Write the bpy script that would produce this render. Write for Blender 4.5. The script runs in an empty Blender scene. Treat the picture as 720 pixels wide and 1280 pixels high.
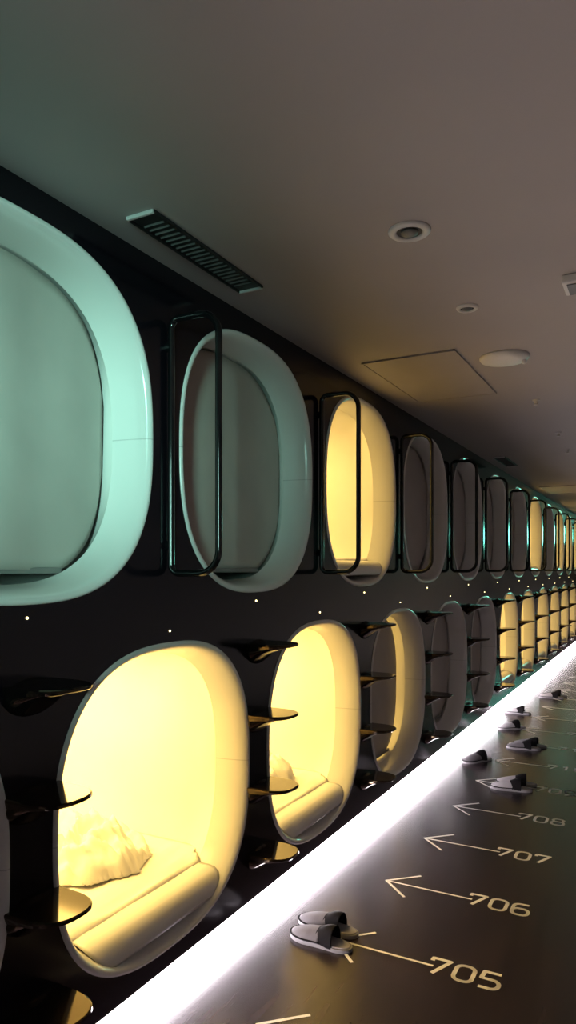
import bpy, bmesh, math, random
from mathutils import Vector, noise
C = bpy.context.scene.collection
rnd = random.Random(7)
H = 1.43                 # camera height
WX = -1.464              # plane of the pod facade
P = 1.162                # pod spacing along the corridor
UY0, LY0 = 1.292, 1.890  # first upper / lower pod centre
UZ, LZ = 1.85, 0.675     # pod centre heights
CEIL = H + 1.01
A, B, N = .505, .507, 2.6
Y0, Y1 = -1.6, 17.0
RIGHT = .95
BACK = -3.75
KICK = .104

# ------------------------------------------------------------------ materials
def mat(name, col, rough=.5, metal=0., spec=.5, coat=0., ior=1.5, bump=0., bscale=40., var=0., vscale=6., emit=None, estr=0., stretch=None):
    m = bpy.data.materials.new(name); m.use_nodes = True
    nt = m.node_tree; b = nt.nodes['Principled BSDF']
    b.inputs['Base Color'].default_value = (*col, 1)
    b.inputs['Roughness'].default_value = rough
    b.inputs['Metallic'].default_value = metal
    b.inputs['Specular IOR Level'].default_value = spec
    b.inputs['IOR'].default_value = ior
    b.inputs['Coat Weight'].default_value = coat
    tc = nt.nodes.new('ShaderNodeTexCoord'); mp = nt.nodes.new('ShaderNodeMapping')
    nt.links.new(tc.outputs['Object'], mp.inputs['Vector'])
    if stretch: mp.inputs['Scale'].default_value = stretch
    if var:
        n = nt.nodes.new('ShaderNodeTexNoise'); n.inputs['Scale'].default_value = vscale
        n.inputs['Detail'].default_value = 5
        nt.links.new(mp.outputs['Vector'], n.inputs['Vector'])
        r = nt.nodes.new('ShaderNodeValToRGB')
        r.color_ramp.elements[0].position = .3; r.color_ramp.elements[1].position = .7
        r.color_ramp.elements[0].color = (*[c*(1-var) for c in col], 1)
        r.color_ramp.elements[1].color = (*[min(1, c*(1+var)) for c in col], 1)
        nt.links.new(n.outputs['Fac'], r.inputs['Fac'])
        nt.links.new(r.outputs['Color'], b.inputs['Base Color'])
    if bump:
        n2 = nt.nodes.new('ShaderNodeTexNoise'); n2.inputs['Scale'].default_value = bscale
        nt.links.new(mp.outputs['Vector'], n2.inputs['Vector'])
        bp = nt.nodes.new('ShaderNodeBump'); bp.inputs['Strength'].default_value = bump
        bp.inputs['Distance'].default_value = .005
        nt.links.new(n2.outputs['Fac'], bp.inputs['Height'])
        nt.links.new(bp.outputs['Normal'], b.inputs['Normal'])
    if emit:
        b.inputs['Emission Color'].default_value = (*emit, 1)
        b.inputs['Emission Strength'].default_value = estr
    return m

M = dict(
    black=mat('black_gloss_panel', (.006, .0045, .0075), .15, spec=.38, var=.15),
    rail=mat('black_gloss_tube', (.006, .006, .007), .1, spec=.6, var=.1),
    step=mat('black_gloss_step', (.008, .006, .006), .1, ior=1.58, spec=.5, var=.1),
    rim=None,
    shell=mat('pod_interior_plastic', (.86, .84, .8), .45, var=.02),
    shade=mat('grey_shade_fabric', (.43, .395, .36), .5, bump=.06, bscale=300, var=.05),
    hem=mat('shade_hem', (.2, .19, .18), .45, var=.05),
    matt=mat('bed_sheet', (.86, .84, .8), .9, bump=.25, bscale=9, var=.03),
    duvet=mat('duvet_cotton', (.86, .83, .78), .95, bump=.15, bscale=40, var=.03),
    led=mat('indicator_lens', (.9, .7, .3), .3, emit=(1, .8, .35), estr=9, var=.05),
    ceil=mat('ceiling_paint', (.42, .385, .385), .6, bump=.02, bscale=90, var=.03, vscale=2),
    floor=mat('dark_floor', (.031, .021, .024), .27, spec=.5, bump=.05, bscale=5, var=.3, vscale=3, stretch=(8, .8, 1)),
    wall=mat('dark_wall_paint', (.14, .132, .13), .6, var=.05),
    paint=mat('white_floor_paint', (.9, .87, .8), .55, var=.06, vscale=30),
    strip=mat('strip_diffuser', (.9, .9, .9), .4, emit=(1, .91, .97), estr=36, var=.02),
    alu=mat('strip_housing', (.6, .6, .62), .35, metal=.8, var=.05),
    white=mat('white_fixture', (.75, .73, .72), .4, var=.03),
    dark=mat('dark_recess', (.012, .012, .013), .5, var=.1),
    chrome=mat('chrome_reflector', (.55, .55, .56), .18, metal=1, var=.05),
    slat=mat('vent_slat', (.13, .13, .13), .4, var=.05),
    grey=mat('slipper_grey_felt', (.13, .12, .13), .8, spec=.12, bump=.2, bscale=250, var=.08, vscale=30),
    lgrey=mat('slipper_pale_felt', (.34, .32, .335), .8, spec=.12, bump=.2, bscale=250, var=.06, vscale=30),
    blackf=mat('slipper_black_fabric', (.007, .006, .007), .85, spec=.12, bump=.2, bscale=250, var=.1),
    sole=mat('slipper_sole', (.2, .19, .2), .7, var=.1),
    hatch=mat('hatch_panel', (.4, .365, .36), .5, var=.03),
)
M['step'].node_tree.nodes['Principled BSDF'].inputs['Specular Tint'].default_value = (1, .72, .42, 1)
def rim_material():
    m = mat('white_rim_plastic', (.80, .79, .76), .16, spec=.5)
    nt = m.node_tree; b = nt.nodes['Principled BSDF']
    tc = nt.nodes['Texture Coordinate']
    s = nt.nodes.new('ShaderNodeSeparateXYZ'); nt.links.new(tc.outputs['Object'], s.inputs[0])
    a = nt.nodes.new('ShaderNodeMath'); a.operation = 'ABSOLUTE'; nt.links.new(s.outputs['Z'], a.inputs[0])
    l = nt.nodes.new('ShaderNodeMath'); l.operation = 'LESS_THAN'; l.inputs[1].default_value = .0016
    nt.links.new(a.outputs[0], l.inputs[0])
    n = nt.nodes.new('ShaderNodeTexNoise'); n.inputs['Scale'].default_value = 12
    nt.links.new(tc.outputs['Object'], n.inputs['Vector'])
    mr = nt.nodes.new('ShaderNodeMapRange'); mr.inputs['To Min'].default_value = .13; mr.inputs['To Max'].default_value = .2
    nt.links.new(n.outputs['Fac'], mr.inputs['Value']); nt.links.new(mr.outputs[0], b.inputs['Roughness'])
    mx = nt.nodes.new('ShaderNodeMix'); mx.data_type = 'RGBA'
    nt.links.new(l.outputs[0], mx.inputs[0])
    mx.inputs[6].default_value = (.80, .79, .76, 1); mx.inputs[7].default_value = (.6, .59, .57, 1)
    nt.links.new(mx.outputs[2], b.inputs['Base Color'])
    return m
M['rim'] = rim_material()

# ------------------------------------------------------------------ helpers
def link(name, me, m, parent=None, loc=(0, 0, 0), smooth=False):
    o = bpy.data.objects.new(name, me); C.objects.link(o)
    if m and not me.materials: me.materials.append(m)
    if smooth:
        for p in me.polygons: p.use_smooth = True
    o.location = loc
    if parent: o.parent = parent
    return o
def fin(bm, name):
    bmesh.ops.recalc_face_normals(bm, faces=bm.faces[:])
    me = bpy.data.meshes.new(name); bm.to_mesh(me); bm.free(); return me
def tag(o, label, cat, group=None):
    o['label'] = label; o['category'] = cat
    if group: o['group'] = group
    return o
def empty(name, loc, label, cat, group=None, rz=0):
    o = bpy.data.objects.new(name, None); C.objects.link(o); o.location = loc
    o.rotation_euler.z = rz; o.empty_display_size = .1
    return tag(o, label, cat, group)
def structure(o):
    o['kind'] = 'structure'; return o
def add_box(bm, lo, hi, bevel=0., seg=2):
    g = bmesh.ops.create_cube(bm, size=1)
    for v in g['verts']:
        v.co = Vector([lo[i] + (v.co[i]+.5)*(hi[i]-lo[i]) for i in range(3)])
    if bevel:
        ed = list({e for v in g['verts'] for e in v.link_edges})
        bmesh.ops.bevel(bm, geom=ed, offset=bevel, segments=seg, affect='EDGES', profile=.5)
def box_mesh(name, lo, hi, bevel=0., seg=2):
    bm = bmesh.new(); add_box(bm, lo, hi, bevel, seg); return fin(bm, name)
def loft(bm, rings, closed=True, cap0=False, cap1=False):
    vr = [[bm.verts.new(p) for p in r] for r in rings]
    n = len(vr[0])
    for a, b in zip(vr, vr[1:]):
        for i in range(n if closed else n-1):
            j = (i+1) % n
            bm.faces.new((a[i], a[j], b[j], b[i]))
    if cap0: bm.faces.new(vr[0])
    if cap1: bm.faces.new(vr[-1])
    return vr
def lathe(bm, prof, seg=40, center=(0, 0, 0)):
    rings = [[(center[0]+r*math.cos(2*math.pi*i/seg), center[1]+r*math.sin(2*math.pi*i/seg), center[2]+z) for i in range(seg)] for r, z in prof]
    loft(bm, rings, True, True, True)
def sq(a, b, n, k=96):
    out = []
    for i in range(k):
        t = 2*math.pi*i/k; c, s = math.cos(t), math.sin(t)
        out.append((a*math.copysign(abs(c)**(2/n), c), b*math.copysign(abs(s)**(2/n), s)))
    return out
def tube(bm, pts, r, closed=False, seg=12):
    P_ = [Vector(p) for p in pts]; n = len(P_); rings = []
    up = None
    for i, p in enumerate(P_):
        if closed: d = (P_[(i+1) % n]-P_[i-1]).normalized()
        else: d = (P_[min(i+1, n-1)]-P_[max(i-1, 0)]).normalized()
        if up is None:
            up = Vector((0, 1, 0)) if abs(d.y) < .9 else Vector((1, 0, 0))
        u = (up-d*up.dot(d)).normalized(); w = d.cross(u); up = u
        rings.append([p+u*(r*math.cos(2*math.pi*k/seg))+w*(r*math.sin(2*math.pi*k/seg)) for k in range(seg)])
    if closed: rings.append(rings[0])
    loft(bm, rings, True, not closed, not closed)
    if closed: bmesh.ops.remove_doubles(bm, verts=bm.verts[:], dist=1e-6)
ORD = ['first', 'second', 'third', 'fourth', 'fifth', 'sixth', 'seventh', 'eighth', 'ninth', 'tenth', 'eleventh', 'twelfth', 'thirteenth', 'fourteenth', 'fifteenth', 'sixteenth']

# ------------------------------------------------------------------ setting
structure(link('floor', box_mesh('floor', (BACK, Y0, -.08), (RIGHT+.1, Y1, 0)), M['floor']))
structure(link('ceiling', box_mesh('ceiling', (BACK, Y0, CEIL), (RIGHT+.1, Y1, CEIL+.1)), M['ceil']))
structure(link('wall_right', box_mesh('wall_right', (RIGHT, Y0, 0), (RIGHT+.1, Y1, CEIL)), M['wall']))
structure(link('wall_end', box_mesh('wall_end', (BACK, Y1, 0), (RIGHT+.1, Y1+.1, CEIL)), M['wall']))
structure(link('wall_near', box_mesh('wall_near', (BACK, Y0-.1, 0), (RIGHT+.1, Y0, CEIL)), M['wall']))
structure(link('wall_back', box_mesh('wall_back', (BACK-.1, Y0, 0), (BACK, Y1, CEIL)), M['wall']))

NU, NL = 13, 13
uppers = [(k, UY0+P*k) for k in range(-1, NU)]
lowers = [(k, LY0+P*k) for k in range(-1, NL)]
def facade():
    cu = bpy.data.curves.new('facade', 'CURVE'); cu.dimensions = '2D'; cu.fill_mode = 'BOTH'; cu.extrude = .008
    def spl(pts):
        s = cu.splines.new('POLY'); s.points.add(len(pts)-1); s.use_cyclic_u = True
        for p, q in zip(s.points, pts): p.co = (q[0], q[1], 0, 1)
    spl([(Y0, KICK), (Y1, KICK), (Y1, CEIL), (Y0, CEIL)])
    for k, y in uppers: spl([(y+u, UZ+v) for u, v in sq(A-.004, B-.004, N)])
    for k, y in lowers: spl([(y+u, LZ+v) for u, v in sq(A-.004, B-.004, N)])
    ob = bpy.data.objects.new('tmp_curve', cu); C.objects.link(ob)
    dg = bpy.context.evaluated_depsgraph_get()
    me = bpy.data.meshes.new_from_object(ob.evaluated_get(dg))
    bpy.data.objects.remove(ob)
    for v in me.vertices:
        u, z, t = v.co; v.co = (WX-.008+t, u, z)
    me.materials.clear()
    o = structure(link('wall_left', me, M['black']))
    return o
facade()
# toe-kick recess under the facade: soffit, back panel and the light line
structure(link('trim_1', box_mesh('trim_1', (WX-.15, Y0, KICK), (WX-.016, Y1, KICK+.012)), M['black']))
structure(link('trim_2', box_mesh('trim_2', (WX-.16, Y0, 0), (WX-.148, Y1, KICK)), M['black']))
st = empty('light_strip', (WX-.047, 7.5, 0), 'long white glowing light strip on the floor under the pods', 'light strip')
bm = bmesh.new()
sec = [(0, .006), (.02, .006), (.034, .016), (.022, .09), (0, .09)]
L = (Y1-Y0)/2-.3
loft(bm, [[(x, -L, z) for x, z in sec], [(x, L, z) for x, z in sec]], True, True, True)
link('diffuser', fin(bm, 'strip_diffuser'), M['strip'], st)
link('housing', box_mesh('strip_housing', (-.018, -L, 0), (-.001, L, .1)), M['alu'], st)

# ------------------------------------------------------------------ pods
def rim_mesh():
    prof = [(-.006, .004), (-.005, -.002), (-.001, -.006), (.005, -.007), (.012, -.004), (.02, .008), (.027, .026), (.034, .055), (.039, .085), (.042, .112), (.044, .128)]
    bm = bmesh.new(); rings = []
    for ins, d in prof:
        rings.append([(-d, u, v) for u, v in sq(A-ins, B-ins, N, 128)])
    loft(bm, rings, True)
    return fin(bm, 'pod_rim')
def shell_mesh():
    prof = [(A-.044, B-.044, N, .126), (A-.043, B-.045, 3.0, .15), (.472, .466, 3.6, .2), (.478, .468, 4.2, .26), (.478, .468, 4.4, .6), (.478, .468, 4.4, 1.2), (.478, .468, 4.4, 1.9), (.46, .45, 4.2, 2.0), (.42, .41, 4, 2.04)]
    bm = bmesh.new(); rings = []
    for a, b, n, d in prof: rings.append([(-d, u, v) for u, v in sq(a, b, n, 128)])
    loft(bm, rings, True, False, True)
    return fin(bm, 'pod_shell')
def shade_mesh(half, top_in, bottom, ripple, ph, off=0.):
    bm = bmesh.new(); nu, nv = 60, 24; g = []
    for i in range(nu+1):
        u = -half + 2*half*i/nu
        f = min(1, abs(u)/(half+.004))
        zt = (B-.05-top_in)*(1-f**2.7)**(1/2.7); zb = max(-zt, bottom)
        x = ripple*math.sin(u*9+ph) + ripple*.5*math.sin(u*21+ph*2)
        col = []
        for j in range(nv+1):
            z = zb+(zt-zb)*j/nv
            col.append(bm.verts.new((x*(1-.3*j/nv), u+off, z)))
        g.append(col)
    for i in range(nu):
        for j in range(nv): bm.faces.new((g[i][j], g[i+1][j], g[i+1][j+1], g[i][j+1]))
    bmesh.ops.remove_doubles(bm, verts=bm.verts[:], dist=1e-5)
    return fin(bm, 'shade')
RIM, SHELL = rim_mesh(), shell_mesh()
ledm = bmesh.new(); bmesh.ops.create_uvsphere(ledm, u_segments=16, v_segments=10, radius=.0034)
for v in ledm.verts: v.co.x *= .6
LED = fin(ledm, 'indicator')
SH = {}
def shade_for(kind):
    if kind not in SH:
        if kind == 'teal': a = (.447, .001, -.42, .013, .6)
        elif kind == 'gap': a = (.415, .005, -.435, .003, 1.2, -.03)
        else: a = (.448, .001, -.42, .004, 2.2)
        me = shade_mesh(*a)
        hb = bmesh.new(); w = .25
        add_box(hb, (-.008, -w, a[2]-.012), (.008, w, a[2]+.006), .003)
        hm = fin(hb, 'hem'); off = a[5] if len(a) > 5 else 0
        for v in hm.vertices: v.co.y += off
        SH[kind] = (me, hm)
    return SH[kind]
def lamp(pod, w, col):
    ld = bpy.data.lights.new('pod_lamp', 'AREA'); ld.energy = w; ld.color = col
    ld.shape = 'RECTANGLE'; ld.size = 1.3; ld.size_y = .5
    o = bpy.data.objects.new('pod_lamp', ld); C.objects.link(o); o.parent = pod
    o.location = (-1.0, 0, .445)
WARM = (1, .655, .18)
PODS = {}
def pod(k, y, z, row, state, label):
    e = PODS[(bool(row), k)] = empty('sleeping_pod', (WX, y, z), label, 'sleeping pod', 'upper row of sleeping pods' if row else 'lower row of sleeping pods')
    link('rim', RIM, M['rim'], e, smooth=True)
    link('shell', SHELL, M['shell'], e, smooth=True)
    link('indicator_light', LED, M['led'], e, (.002, 0, -(B+.039) if row else B+.043), smooth=True)
    if state[0] == 'open' or state[0] == 'gap':
        lamp(e, state[1], WARM)
    if state[0] != 'open':
        me, hm = shade_for(state[0])
        s = link('shade', me, M['shade'], e, (-.142 if state[0] != 'gap' else -.16, 0, 0), smooth=True)
        if not any(m.type == 'SOLIDIFY' for m in s.modifiers):
            md = s.modifiers.new('thick', 'SOLIDIFY'); md.thickness = .002
        link('hem_bar', hm, M['hem'], s)
    return e
UST = {0: ('teal',), 1: ('closed',), 2: ('open', 13), 7: ('open', 12), 9: ('open', 12), 10: ('open', 12), 11: ('open', 12)}
LST = {0: ('open', 29), 1: ('open', 25), 2: ('gap', 7)}
UL = {0: 'white-rimmed sleeping pod with teal-lit closed shade at the upper left edge',
      1: 'upper sleeping pod with closed grey shade and pale green rim, second from the left',
      2: 'open yellow-lit upper sleeping pod, third from the left, above a brown shaded pod',
      7: 'narrow yellow-lit pod in the distant upper row, eighth from the left',
      9: 'narrow orange-lit pod in the distant upper row, tenth from the left',
      10: 'narrow yellow-lit pod in the distant upper row, eleventh from the left'}
LL = {-1: 'dark lower pod of which only the rim shows at the left edge',
      0: 'largest open yellow-lit sleeping pod at the lower left with crumpled duvet',
      1: 'open yellow-lit lower pod with crumpled duvet, just right of the largest one',
      2: 'lower pod with brown shade nearly closed and a slit of yellow light',
      3: 'unlit lower pod with grey rim, just beyond the slit-lit pod',
      4: 'unlit lower pod with grey rim, last before the row of distant yellow pods'}
for k, y in uppers:
    s = UST.get(k, ('closed',))
    l = UL.get(k) or ('unlit upper sleeping pod just left of the teal-shaded pod' if k < 0 else
        'upper sleeping pod with %s, %s from the left in the upper row' % ('warm light inside' if s[0] == 'open' else 'closed dark shade', ORD[k]))
    pod(k, y, UZ, 1, s, l)
for k, y in lowers:
    s = LST.get(k, ('closed',) if k in (-1, 3, 4) else ('open', 13))
    l = LL.get(k) or 'small yellow-lit pod of the distant lower row, %s lit one beyond the two dark pods' % ORD[k-5]
    pod(k, y, LZ, 0, s, l)

# bedding in the open pods
def inner_half(z, d):
    i_ = .006+.038*min(1, max(0, d)/.11)**.5
    a_, b_, n_ = (A-i_-.002, B-i_-.002, 2.6) if d < .14 else ((A-.046, B-.048, 3.0) if d < .19 else (.474, .466, 4.2))
    return a_*max(0, 1-(abs(z)/b_)**n_)**(1/n_)-.003
def bed_mesh(ds, top, wrinkle):
    # follows the round section of the pod below the bed level
    bm = bmesh.new(); rings = []
    zs = [-.452, -.44, -.42, -.40]
    nt = 40
    for d, drop in ds:
        r = []; t = top-drop
        for z in zs:
            r.append((-d, -inner_half(min(z, t-.004), d), min(z, t-.004)))
        hw = inner_half(t, d)-.002
        for i in range(nt+1):
            u = -hw+2*hw*i/nt
            w = 0
            if wrinkle:
                p = Vector((d*16, u*3.2, 1.7))
                w = wrinkle*(noise.noise(p)+.6*noise.noise(p*2.3)-.5)*min(1, 6*(1-abs(u)/hw))
            r.append((-d, u, t+w))
        for z in reversed(zs):
            r.append((-d, inner_half(min(z, t-.004), d), min(z, t-.004)))
        rings.append(r)
    loft(bm, rings, True, True, True)
    return fin(bm, 'bed')
LEDGE = bed_mesh([(.006, .075), (.010, .055), (.018, .036), (.03, .02), (.048, .009), (.075, .002), (.1, 0), (.15, 0)], -.368, 0)
MAT = bed_mesh([(.112, .03), (.114, .012), (.122, .003), (.135, 0)]+[(.15+.02*i, 0) for i in range(20)]+[(.6+.15*i, 0) for i in range(9)]+[(1.93, .01), (1.95, .03)], -.352, .008)
def duvet_mesh(seed, lx, ly, h):
    bm = bmesh.new(); n = 72; g = []
    o = Vector((seed*7.3, seed*3.1, seed))
    def hh(u, v):
        r = math.sqrt((u*1.0)**2+(v*1.0)**2)
        ang = math.atan2(v, u)
        edge = .86+.12*noise.noise(Vector((math.cos(ang)*1.6, math.sin(ang)*1.6, seed)))
        q = max(0, 1-(r/edge)**2.4)
        p = Vector((u*1.7, v*1.7, 0))+o
        w = Vector((noise.noise(p*1.3), noise.noise(p*1.3+Vector((9, 3, 1))), 0))*.8
        f = 1-abs(noise.noise(p*1.6+w))*1.9
        f2 = 1-abs(noise.noise(p*3.4+w*2+Vector((4, 4, 4))))*1.6
        f3 = noise.noise(p*8)
        return q**.4*((.26+.36*f*q**.3+.42*f2+.1*f3)*1.0)*h, q
    for i in range(n+1):
        row = []
        for j in range(n+1):
            u, v = -1+2*i/n, -1+2*j/n
            z, q = hh(u, v)
            p = Vector((u*2, v*2, seed))
            row.append(bm.verts.new((u*lx+.02*noise.noise(p*2), v*ly+.02*noise.noise(p*2+o), z if q > 0 else 0)))
        g.append(row)
    for i in range(n):
        for j in range(n):
            f = [g[i][j], g[i+1][j], g[i+1][j+1], g[i][j+1]]
            if max(v.co.z for v in f) > 0: bm.faces.new(f)
    for v in [v for v in bm.verts if not v.link_faces]: bm.verts.remove(v)
    r = bmesh.ops.extrude_edge_only(bm, edges=[e for e in bm.edges if e.is_boundary])
    for v in [x for x in r['geom'] if isinstance(x, bmesh.types.BMVert)]: v.co.z = -.001
    return fin(bm, 'duvet')
for k, y in lowers + [(100+k, y) for k, y in uppers]:
    up = k >= 100 or False
    kk = k-100 if k > 50 else k
    isup = k > 50
    s = (UST.get(kk, ('closed',)) if isup else LST.get(kk, ('closed',) if kk in (-1, 3, 4) else ('open', 13)))
    if s[0] != 'open' or kk < 0: continue
    z = UZ if isup else LZ
    row = 'upper' if isup else 'lower'
    where = {0: 'pale mattress in the largest lit pod at lower left', 1: 'pale mattress in the second lit lower pod with crumpled duvet'}.get(k) or \
        'pale mattress inside the %s lit pod, %s of the %s row from the left' % ('near' if kk < 3 else 'distant', ORD[kk], row)
    link('bed_ledge', LEDGE, M['rim'], PODS[(isup, kk)], smooth=True)
    o = link('mattress', MAT, M['matt'], None, (WX, y, z), smooth=True); tag(o, where, 'mattress', 'mattresses in the lit pods')
d = link('duvet', duvet_mesh(1, .38, .27, .165), M['duvet'], None, (WX-.56, LY0+.11, LZ-.345), smooth=True)
tag(d, 'crumpled pale duvet heaped on the bed of the largest lit pod', 'duvet', 'duvets in the lower pods')
d = link('duvet', duvet_mesh(5, .42, .29, .18), M['duvet'], None, (WX-.58, LY0+P+.1, LZ-.345), smooth=True)
tag(d, 'crumpled pale duvet on the bed of the second lit lower pod', 'duvet', 'duvets in the lower pods')

# ------------------------------------------------------------------ grab rails and climbing steps
def rail_mesh():
    z0, z1, x0, x1 = H-.012-UZ, H+.83-UZ, .016, .205
    def corner(cx, cz, r, a0, a1, n=8):
        return [(cx+r*math.cos(math.radians(a0+(a1-a0)*i/n)), 0, cz+r*math.sin(math.radians(a0+(a1-a0)*i/n))) for i in range(n+1)]
    r = .075; q = .03
    pts = corner(x1-r, z1-r, r, 0, 90)+corner(x0+q, z1-q, q, 90, 180)+corner(x0+q, z0+q, q, 180, 270)+corner(x1-r, z0+r, r, 270, 360)
    bm = bmesh.new(); tube(bm, pts, .0115, True); return fin(bm, 'rail')
RAIL = rail_mesh()
bm = bmesh.new()
tube(bm, [(0, 0, 0), (.016, 0, 0)], .016)
RMNT = fin(bm, 'rail_mount')
for k, y in uppers:
    if k < 0: continue
    wh = {0: 'teal-shaded pod at the left edge', 1: 'grey-shaded second upper pod', 2: 'open yellow upper pod'}.get(k, '%s upper pod from the left' % ORD[k])
    e = empty('grab_rail', (WX, y-.575, UZ), 'black grab rail loop left of the %s' % wh, 'grab rail', 'grab rails between the upper pods')
    link('tube', RAIL, M['rail'], e, smooth=True)
    for z in (H+.08-UZ, H+.74-UZ): link('mount', RMNT, M['rail'], e, (0, 0, z))
def step_mesh():
    w, Lg = .092, .172
    out = []
    n = 20
    r = .085
    out.append((0, -w*1.0))
    for i in range(n+1):
        t = -math.pi/2+math.pi*i/n
        out.append((Lg-.115+.115*math.copysign(abs(math.cos(t))**.8, math.cos(t)), w*math.copysign(abs(math.sin(t))**.8, math.sin(t))))
    out.append((0, w))
    def ring(z, ins):
        return [(max(0, x-ins), y*(1-ins/w), z) for x, y in out]
    bm = bmesh.new()
    bot = [(max(0, x-.004), y*.96, -.012-.014*(1-x/Lg)) for x, y in out]
    loft(bm, [ring(0, .004), ring(-.003, 0), ring(-.009, 0), bot], True, True, True)
    return fin(bm, 'step_plate')
def step_root():
    bm = bmesh.new(); rings = []
    for x, hw, zt, zb in ((0, .09, .012, -.088), (.012, .088, .006, -.08), (.03, .082, -.001, -.066), (.055, .07, -.004, -.047), (.09, .05, -.008, -.031), (.125, .028, -.011, -.02)):
        r = []
        for i in range(20):
            t = 2*math.pi*i/20
            r.append((x, hw*math.cos(t), (zt+zb)/2+(zt-zb)/2*math.sin(t)))
        rings.append(r)
    loft(bm, rings, True, True, True); return fin(bm, 'step_root')
SP, SR = step_mesh(), step_root()
SZ = [H-.295, H-.575, H-.863, H-1.13]
NAMES = ['topmost', 'second from top', 'third from top', 'lowest']
for c in range(0, 13):
    y = LY0-P/2+P*c
    col = {0: 'left of the largest lit pod', 1: 'between the two open pods with duvets', 2: 'left of the slit-lit brown pod', 3: 'right of the slit-lit brown pod', 4: 'between the two dark lower pods', 5: 'left of the first distant lit lower pod'}.get(c, 'in the %s column of steps from the left' % ORD[c])
    for i, z in enumerate(SZ):
        e = empty('climbing_step', (WX, y, z), 'glossy black rounded step, %s, %s' % (NAMES[i], col), 'step', 'climbing steps between the lower pods')
        link('plate', SP, M['step'], e)
        link('root', SR, M['step'], e, smooth=True)

# ------------------------------------------------------------------ floor markings
def stroke(bm, pts, w, closed=False):
    n = len(pts)
    for i in range(n if closed else n-1):
        a, b = Vector(pts[i]), Vector(pts[(i+1) % n])
        d = (b-a); 
        if d.length < 1e-6: continue
        d.normalize(); nn = Vector((-d.y, d.x))*w/2
        vs = [bm.verts.new((p.x, p.y, .0012)) for p in (a-nn, b-nn, b+nn, a+nn)]
        bm.faces.new(vs)
        if closed or i < n-2:
            vs = [bm.verts.new((b.x+w/2*math.cos(t*math.pi/5), b.y+w/2*math.sin(t*math.pi/5), .0012)) for t in range(10)]
            bm.faces.new(vs)
def arc(cx, cy, rx, ry, a0, a1, n=8):
    return [(cx+rx*math.cos(math.radians(a0+(a1-a0)*i/n)), cy+ry*math.sin(math.radians(a0+(a1-a0)*i/n))) for i in range(n+1)]
DW, DH = .064, .1
def digit(ch):
    w, h = DW, DH; r = .026
    def rr(x0, y0, x1, y1, r):
        return arc(x1-r, y1-r, r, r, 0, 90)+arc(x0+r, y1-r, r, r, 90, 180)+arc(x0+r, y0+r, r, r, 180, 270)+arc(x1-r, y0+r, r, r, 270, 360)
    m = h*.56
    if ch == '0': return [(rr(0, 0, w, h, r), True)]
    if ch == '1': return [([(w*.15, h*.78), (w*.5, h), (w*.5, 0)], False)]
    if ch == '2': return [(arc(w-r, h-r, r, r, 0, 90)+arc(r, h-r, r, r, 90, 160), False), ([(w, h-r), (w, h*.62), (w*.1, h*.2), (0, 0), (w, 0)], False)]
    if ch == '3': return [([(0, h), (w, h), (w*.5, m), (w-r, m)]+arc(w-r, m-r, r, r, 90, 0)+arc(w-r, r, r, r, 0, -90)+[(0, 0)], False)]
    if ch == '4': return [([(w*.78, 0), (w*.78, h), (0, h*.3), (w, h*.3)], False)]
    if ch == '5': return [([(w*.95, h), (w*.06, h), (0, m), (w-r, m)]+arc(w-r, m-r*.9, r, r*.9, 90, 0)+arc(w-r, r, r, r, 0, -90)+[(0, 0)], False)]
    if ch == '6': return [(rr(0, 0, w, m+.002, .024), True), ([(0, m*.5)]+[(0, h-r)]+arc(r, h-r, r, r, 180, 90)+[(w*.92, h)], False)]
    if ch == '7': return [([(0, h*.80), (0, h), (w, h), (w*.3, 0)], False)]
    if ch == '8': return [(rr(0, 0, w, m, .022), True), (rr(w*.06, m, w*.94, h, .02), True)]
    if ch == '9': return [(rr(0, h-m-.002, w, h, .024), True), ([(w, h*.6), (w, r)]+arc(w-r, r, r, r, 0, -90)+[(w*.08, 0)], False)]
DIG = {}
def digit_mesh(ch):
    if ch not in DIG:
        bm = bmesh.new()
        for pts, cl in digit(ch): stroke(bm, pts, .0155, cl)
        DIG[ch] = fin(bm, 'digit_'+ch)
    return DIG[ch]
bm = bmesh.new()
TIP = -1.131
stroke(bm, [(.126, .121), (0, 0), (.126, -.119)], .0125)
stroke(bm, [(0, 0), (.392, 0)], .0115)
ARROW = fin(bm, 'arrow')
AY = 2.485
def floor_mark(num, y, tipx=TIP):
    e = empty('floor_marking', (tipx, y, 0), 'white painted arrow and number %d on the dark floor' % num, 'floor marking', 'numbered arrows on the floor')
    link('arrow', ARROW, M['paint'], e)
    for i, ch in enumerate(str(num)):
        link('digit', digit_mesh(ch), M['paint'], e, (.380+i*.091, -DH/2+.004, 0))
for i in range(-1, 14): floor_mark(705+i, AY+.581*i)

# ------------------------------------------------------------------ slippers (toe towards -X locally)
def half_w(t):   # t 0 toe .. 1 heel
    if t < .3: return .047*math.sqrt(max(0, 1-((.3-t)/.3)**2.2))
    if t < .72: return .047-.010*math.sin((t-.3)/.42*math.pi/2)
    return .037*math.sqrt(max(0, 1-((t-.72)/.28)**2.4))
LEN = .255
def outline(off=0, n=30):
    ts = [.5-.5*math.cos(math.pi*i/n) for i in range(n+1)]
    a = [((t-.5)*LEN, half_w(t)+off) for t in ts]
    return [(x*(1+off/ .13), w) for x, w in a]+[(x*(1+off/.13), -w) for x, w in reversed(a[1:-1])]
def sole_mesh(z0, z1, off):
    bm = bmesh.new(); o = outline(off)
    loft(bm, [[(x, y, z0) for x, y in o], [(x*1.01, y*1.02, (z0+z1)/2) for x, y in o], [(x, y, z1) for x, y in o]], True, True, True)
    return fin(bm, 'sole')
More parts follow.
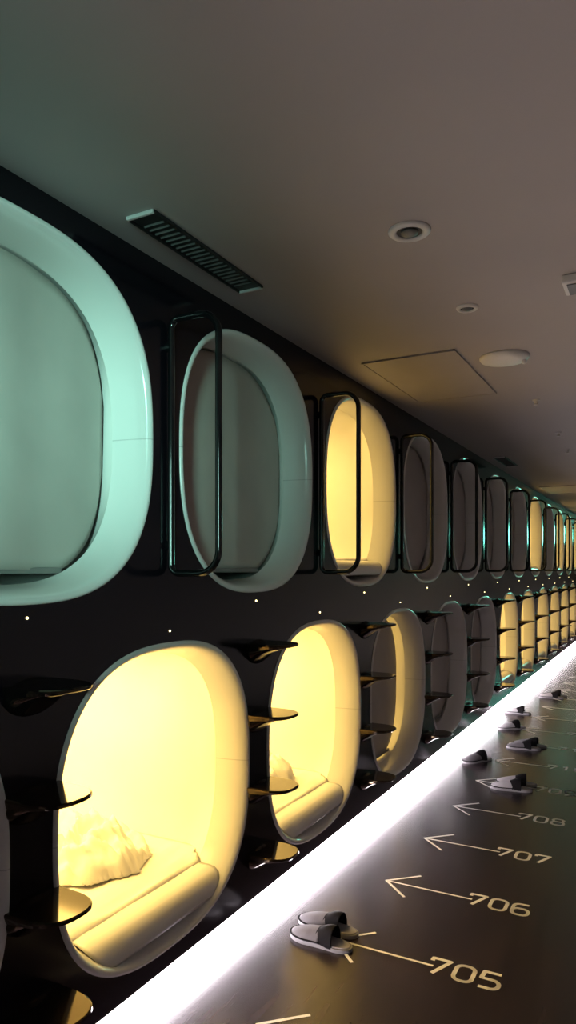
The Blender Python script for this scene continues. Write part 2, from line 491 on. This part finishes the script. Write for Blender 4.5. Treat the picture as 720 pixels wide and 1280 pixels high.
def upper_mesh(t0, t1, hf, zb, flare=0., n=16):
    bm = bmesh.new(); rings = []
    for i in range(n+1):
        t = t0+(t1-t0)*i/n; w = half_w(t)+.003+flare*i/n; h = hf(t); r = []
        for j in range(17):
            a = math.pi*j/16
            r.append(((t-.5)*LEN, w*math.copysign(abs(math.cos(a))**.8, math.cos(a)), zb+h*abs(math.sin(a))**.85))
        rings.append(r)
    loft(bm, rings, False)
    return fin(bm, 'upper')
SOLE, INS = sole_mesh(0, .014, .003), sole_mesh(.014, .018, -.004)
cap_h = lambda t: .010+.040*min(1, (t/.54))**.8
UPP = upper_mesh(.01, .54, cap_h, .012)
band_h = lambda t: .052+.018*math.sin(min(1, max(0, t-.5)/.2)*math.pi*.5)
BAND = upper_mesh(.48, .75, band_h, .008, .001)
bm = bmesh.new()
tube(bm, [(x, y, .019) for x, y in outline(.002) if x < LEN*.06][:0] or [(x, y, .019) for x, y in sorted([q for q in outline(.003) if q[0] < .02], key=lambda q: math.atan2(q[1], -(q[0]-.02)))], .0032, False, 8)
PIPE = fin(bm, 'piping')
def slipper(x, y, rz, label, pale=False, group='slippers on the floor', roll=0, sc=1):
    e = empty('slipper', (x, y, 0), label, 'slipper', group, rz)
    e.scale = (sc, sc, sc)
    link('sole', SOLE, M['sole'], e); link('piping', PIPE, M['blackf'], e, smooth=True); link('insole', INS, M['lgrey'], e)
    for nm, me, m in (('toe_cap', UPP, M['lgrey'] if pale else M['grey']), ('instep_band', BAND, M['blackf'])):
        # colour varies with the pair, so meshes carry their material on the object
        o = bpy.data.objects.new(nm, me); C.objects.link(o); o.parent = e
        if not me.materials: me.materials.append(m)
        o.material_slots[0].link = 'OBJECT'; o.material_slots[0].material = m
        for p in me.polygons: p.use_smooth = True
        md = o.modifiers.new('thick', 'SOLIDIFY'); md.thickness = .003; md.offset = -1
    return e
R = math.radians
slipper(-1.165, 2.44, R(-4), 'grey slipper with black band, nearer of the pair on arrow 705')
slipper(-1.185, 2.548, R(-4), 'grey slipper with black band, farther of the pair on arrow 705')
slipper(-.885, 4.72, R(6), 'black and pale slipper, nearer of the pair on arrow 709', True)
slipper(-.875, 4.845, R(8), 'black and pale slipper, farther of the pair on arrow 709', True)
slipper(-1.24, 5.30, R(55), 'grey slipper lying by the light strip at arrow 710')
slipper(-1.0, 5.84, R(5), 'dark slipper, nearer of the pair at arrow 711')
slipper(-.97, 5.95, R(-3), 'dark slipper, farther of the pair at arrow 711')
slipper(-1.22, 6.53, R(40), 'grey slipper lying on the floor at arrow 712', True)
slipper(-1.30, 7.25, R(0), 'pale slipper close to the light strip at arrow 713', True)
slipper(-1.12, 8.30, R(8), 'distant slipper, nearer of the pair at arrow 715', True)
slipper(-1.10, 8.42, R(0), 'distant slipper, farther of the pair at arrow 715')

# ------------------------------------------------------------------ ceiling fittings
def vent(y0, y1, label):
    e = empty('air_vent', (-1.312, (y0+y1)/2, CEIL), label, 'air vent', 'slot vents in the ceiling')
    h = (y1-y0)/2; w = .048
    link('recess', box_mesh('vent_recess', (-w+.004, -h+.004, -.003), (w-.004, h-.004, -.0005)), M['dark'], e)
    for s in (-1, 1):
        link('end_trim', box_mesh('end_trim', (-w, s*h-.005, -.011), (w, s*h+.005, 0), .002), M['white'], e)
        link('side_trim', box_mesh('side_trim', (s*w-.003, -h, -.009), (s*w+.003, h, 0), .001), M['dark'], e)
    n = 20
    me = box_mesh('slat', (-w+.012, -.002, -.008), (w-.012, .002, -.002))
    for i in range(n):
        o = link('slat', me, M['slat'], e, (0, -h+.06+(2*h-.12)*i/(n-1), 0)); o.rotation_euler.x = R(30)
vent(1.56, 2.165, 'dark slotted air vent in the ceiling at upper left')
vent(6.45, 7.05, 'small distant slotted air vent in the ceiling above the dark pods')
def downlight(x, y, r, label):
    e = empty('downlight', (x, y, CEIL), label, 'downlight', 'ceiling downlights')
    bm = bmesh.new(); lathe(bm, [(r*.62, -.001), (r*.62, -.006), (r*.7, -.010), (r*.9, -.009), (r, -.004), (r, -.0005)], 48)
    # open ring: remove caps
    bmesh.ops.delete(bm, geom=[f for f in bm.faces if len(f.verts) > 4], context='FACES_ONLY')
    link('trim_ring', fin(bm, 'trim_ring'), M['white'], e, smooth=True)
    bm = bmesh.new(); lathe(bm, [(r*.61, -.0005), (r*.61, -.004), (r*.5, -.003)], 32)
    link('recess', fin(bm, 'dl_recess'), M['dark'], e)
    bm = bmesh.new(); lathe(bm, [(r*.42, -.004), (r*.40, -.010), (r*.2, -.013), (.001, -.014)], 24)
    link('lamp_face', fin(bm, 'lamp_face'), M['slat'], e, smooth=True)
downlight(-.673, 2.02, .063, 'white round downlight in the ceiling, the larger nearer one')
downlight(-.673, 2.715, .042, 'small round downlight in the ceiling, beyond the larger one')
e = empty('ceiling_speaker', (-.675, 3.43, CEIL), 'flat pale round disc on the ceiling beside the hatch', 'ceiling disc')
bm = bmesh.new(); lathe(bm, [(.114, 0), (.114, -.008), (.106, -.018), (.06, -.022), (.001, -.023)], 56)
link('cover', fin(bm, 'cover'), M['white'], e, smooth=True)
bm = bmesh.new(); lathe(bm, [(.012, 0), (.012, -.02), (.004, -.026)], 16)
link('sensor_tip', fin(bm, 'sensor_tip'), M['white'], e, (.085, .03, -.012))
for i, (x, y) in enumerate(((-.68, 4.39), (-.693, 5.5), (-.73, 6.33))):
    e = empty('sprinkler', (x, y, CEIL), '%s small ceiling sprinkler counting away from the round disc' % ORD[i], 'sprinkler', 'ceiling sprinklers')
    bm = bmesh.new(); lathe(bm, [(.022, 0), (.022, -.004), (.012, -.008), (.008, -.02)], 20)
    link('escutcheon', fin(bm, 'escutcheon'), M['white'], e)
    bm = bmesh.new(); lathe(bm, [(.006, -.018), (.012, -.026), (.014, -.029), (.003, -.031)], 20)
    link('deflector', fin(bm, 'deflector'), M['white'], e)
def hatch(x0, x1, y0, y1, label):
    e = empty('access_hatch', ((x0+x1)/2, (y0+y1)/2, CEIL), label, 'access hatch', 'ceiling hatches')
    hx, hy = (x1-x0)/2, (y1-y0)/2
    link('panel', box_mesh('hatch_panel', (-hx+.008, -hy+.008, -.006), (hx-.008, hy-.008, 0), .002), M['hatch'], e)
    bm = bmesh.new()
    for lo, hi in (((-hx, -hy, -.008), (hx, -hy+.007, 0)), ((-hx, hy-.007, -.008), (hx, hy, 0)), ((-hx, -hy, -.008), (-hx+.007, hy, 0)), ((hx-.007, -hy, -.008), (hx, hy, 0))):
        add_box(bm, lo, hi)
    link('frame', fin(bm, 'hatch_frame'), M['hatch'], e)
hatch(-1.31, -.85, 3.2, 4.1, 'square hatch in the ceiling lit warm above the open yellow upper pod')
hatch(-1.36, -.9, 9.0, 9.9, 'distant ceiling hatch lit warm above the far yellow pod')
e = empty('ceiling_fitting', (-.27, 2.62, CEIL), 'pale square fitting on the ceiling cut by the right edge', 'ceiling fitting')
link('body', box_mesh('fitting_body', (-.045, -.05, -.03), (.1, .08, 0), .006), M['white'], e)
link('lens', box_mesh('fitting_lens', (-.03, -.035, -.034), (.085, .065, -.03), .002), M['slat'], e)

# ------------------------------------------------------------------ lamps of the place
def area(name, loc, rot, sx, sy, w, col, spread=180):
    ld = bpy.data.lights.new(name, 'AREA'); ld.shape = 'RECTANGLE'; ld.size = sx; ld.size_y = sy
    ld.energy = w; ld.color = col; ld.spread = R(spread)
    o = bpy.data.objects.new(name, ld); C.objects.link(o); o.location = loc
    d = Vector(rot)-Vector(loc); o.rotation_euler = d.to_track_quat('-Z', 'Y').to_euler()
    return o
TEAL = (.46, 1, .85)
area('teal_lightbox', (-.05, -.75, 1.85), (-1.46, 1.3, 1.87), .3, .8, 3.3, TEAL, 30)
area('teal_lightbox_far', (-.05, Y1-.1, 2.22), (-.4, 6, 2.2), 1.9, .36, 6, (.2, 1, .75), 60)
w = bpy.data.worlds.new('room_dark'); bpy.context.scene.world = w; w.use_nodes = True
w.node_tree.nodes['Background'].inputs['Color'].default_value = (.02, .02, .022, 1)
w.node_tree.nodes['Background'].inputs['Strength'].default_value = .1

# ------------------------------------------------------------------ camera
cd = bpy.data.cameras.new('camera'); cam = bpy.data.objects.new('camera', cd); C.objects.link(cam)
cam.location = (0, 0, H); cam.rotation_euler = (math.pi/2, 0, math.atan(472/880))
cd.sensor_fit = 'VERTICAL'; cd.sensor_height = 36; cd.lens = 36*880/1280; cd.shift_y = 72/1280
cd.clip_start = .02
sc = bpy.context.scene; sc.camera = cam
sc.view_settings.view_transform = 'Standard'; sc.view_settings.look = 'None'
sc.view_settings.exposure = 0; sc.view_settings.gamma = 1; sc.view_settings.use_curve_mapping = False
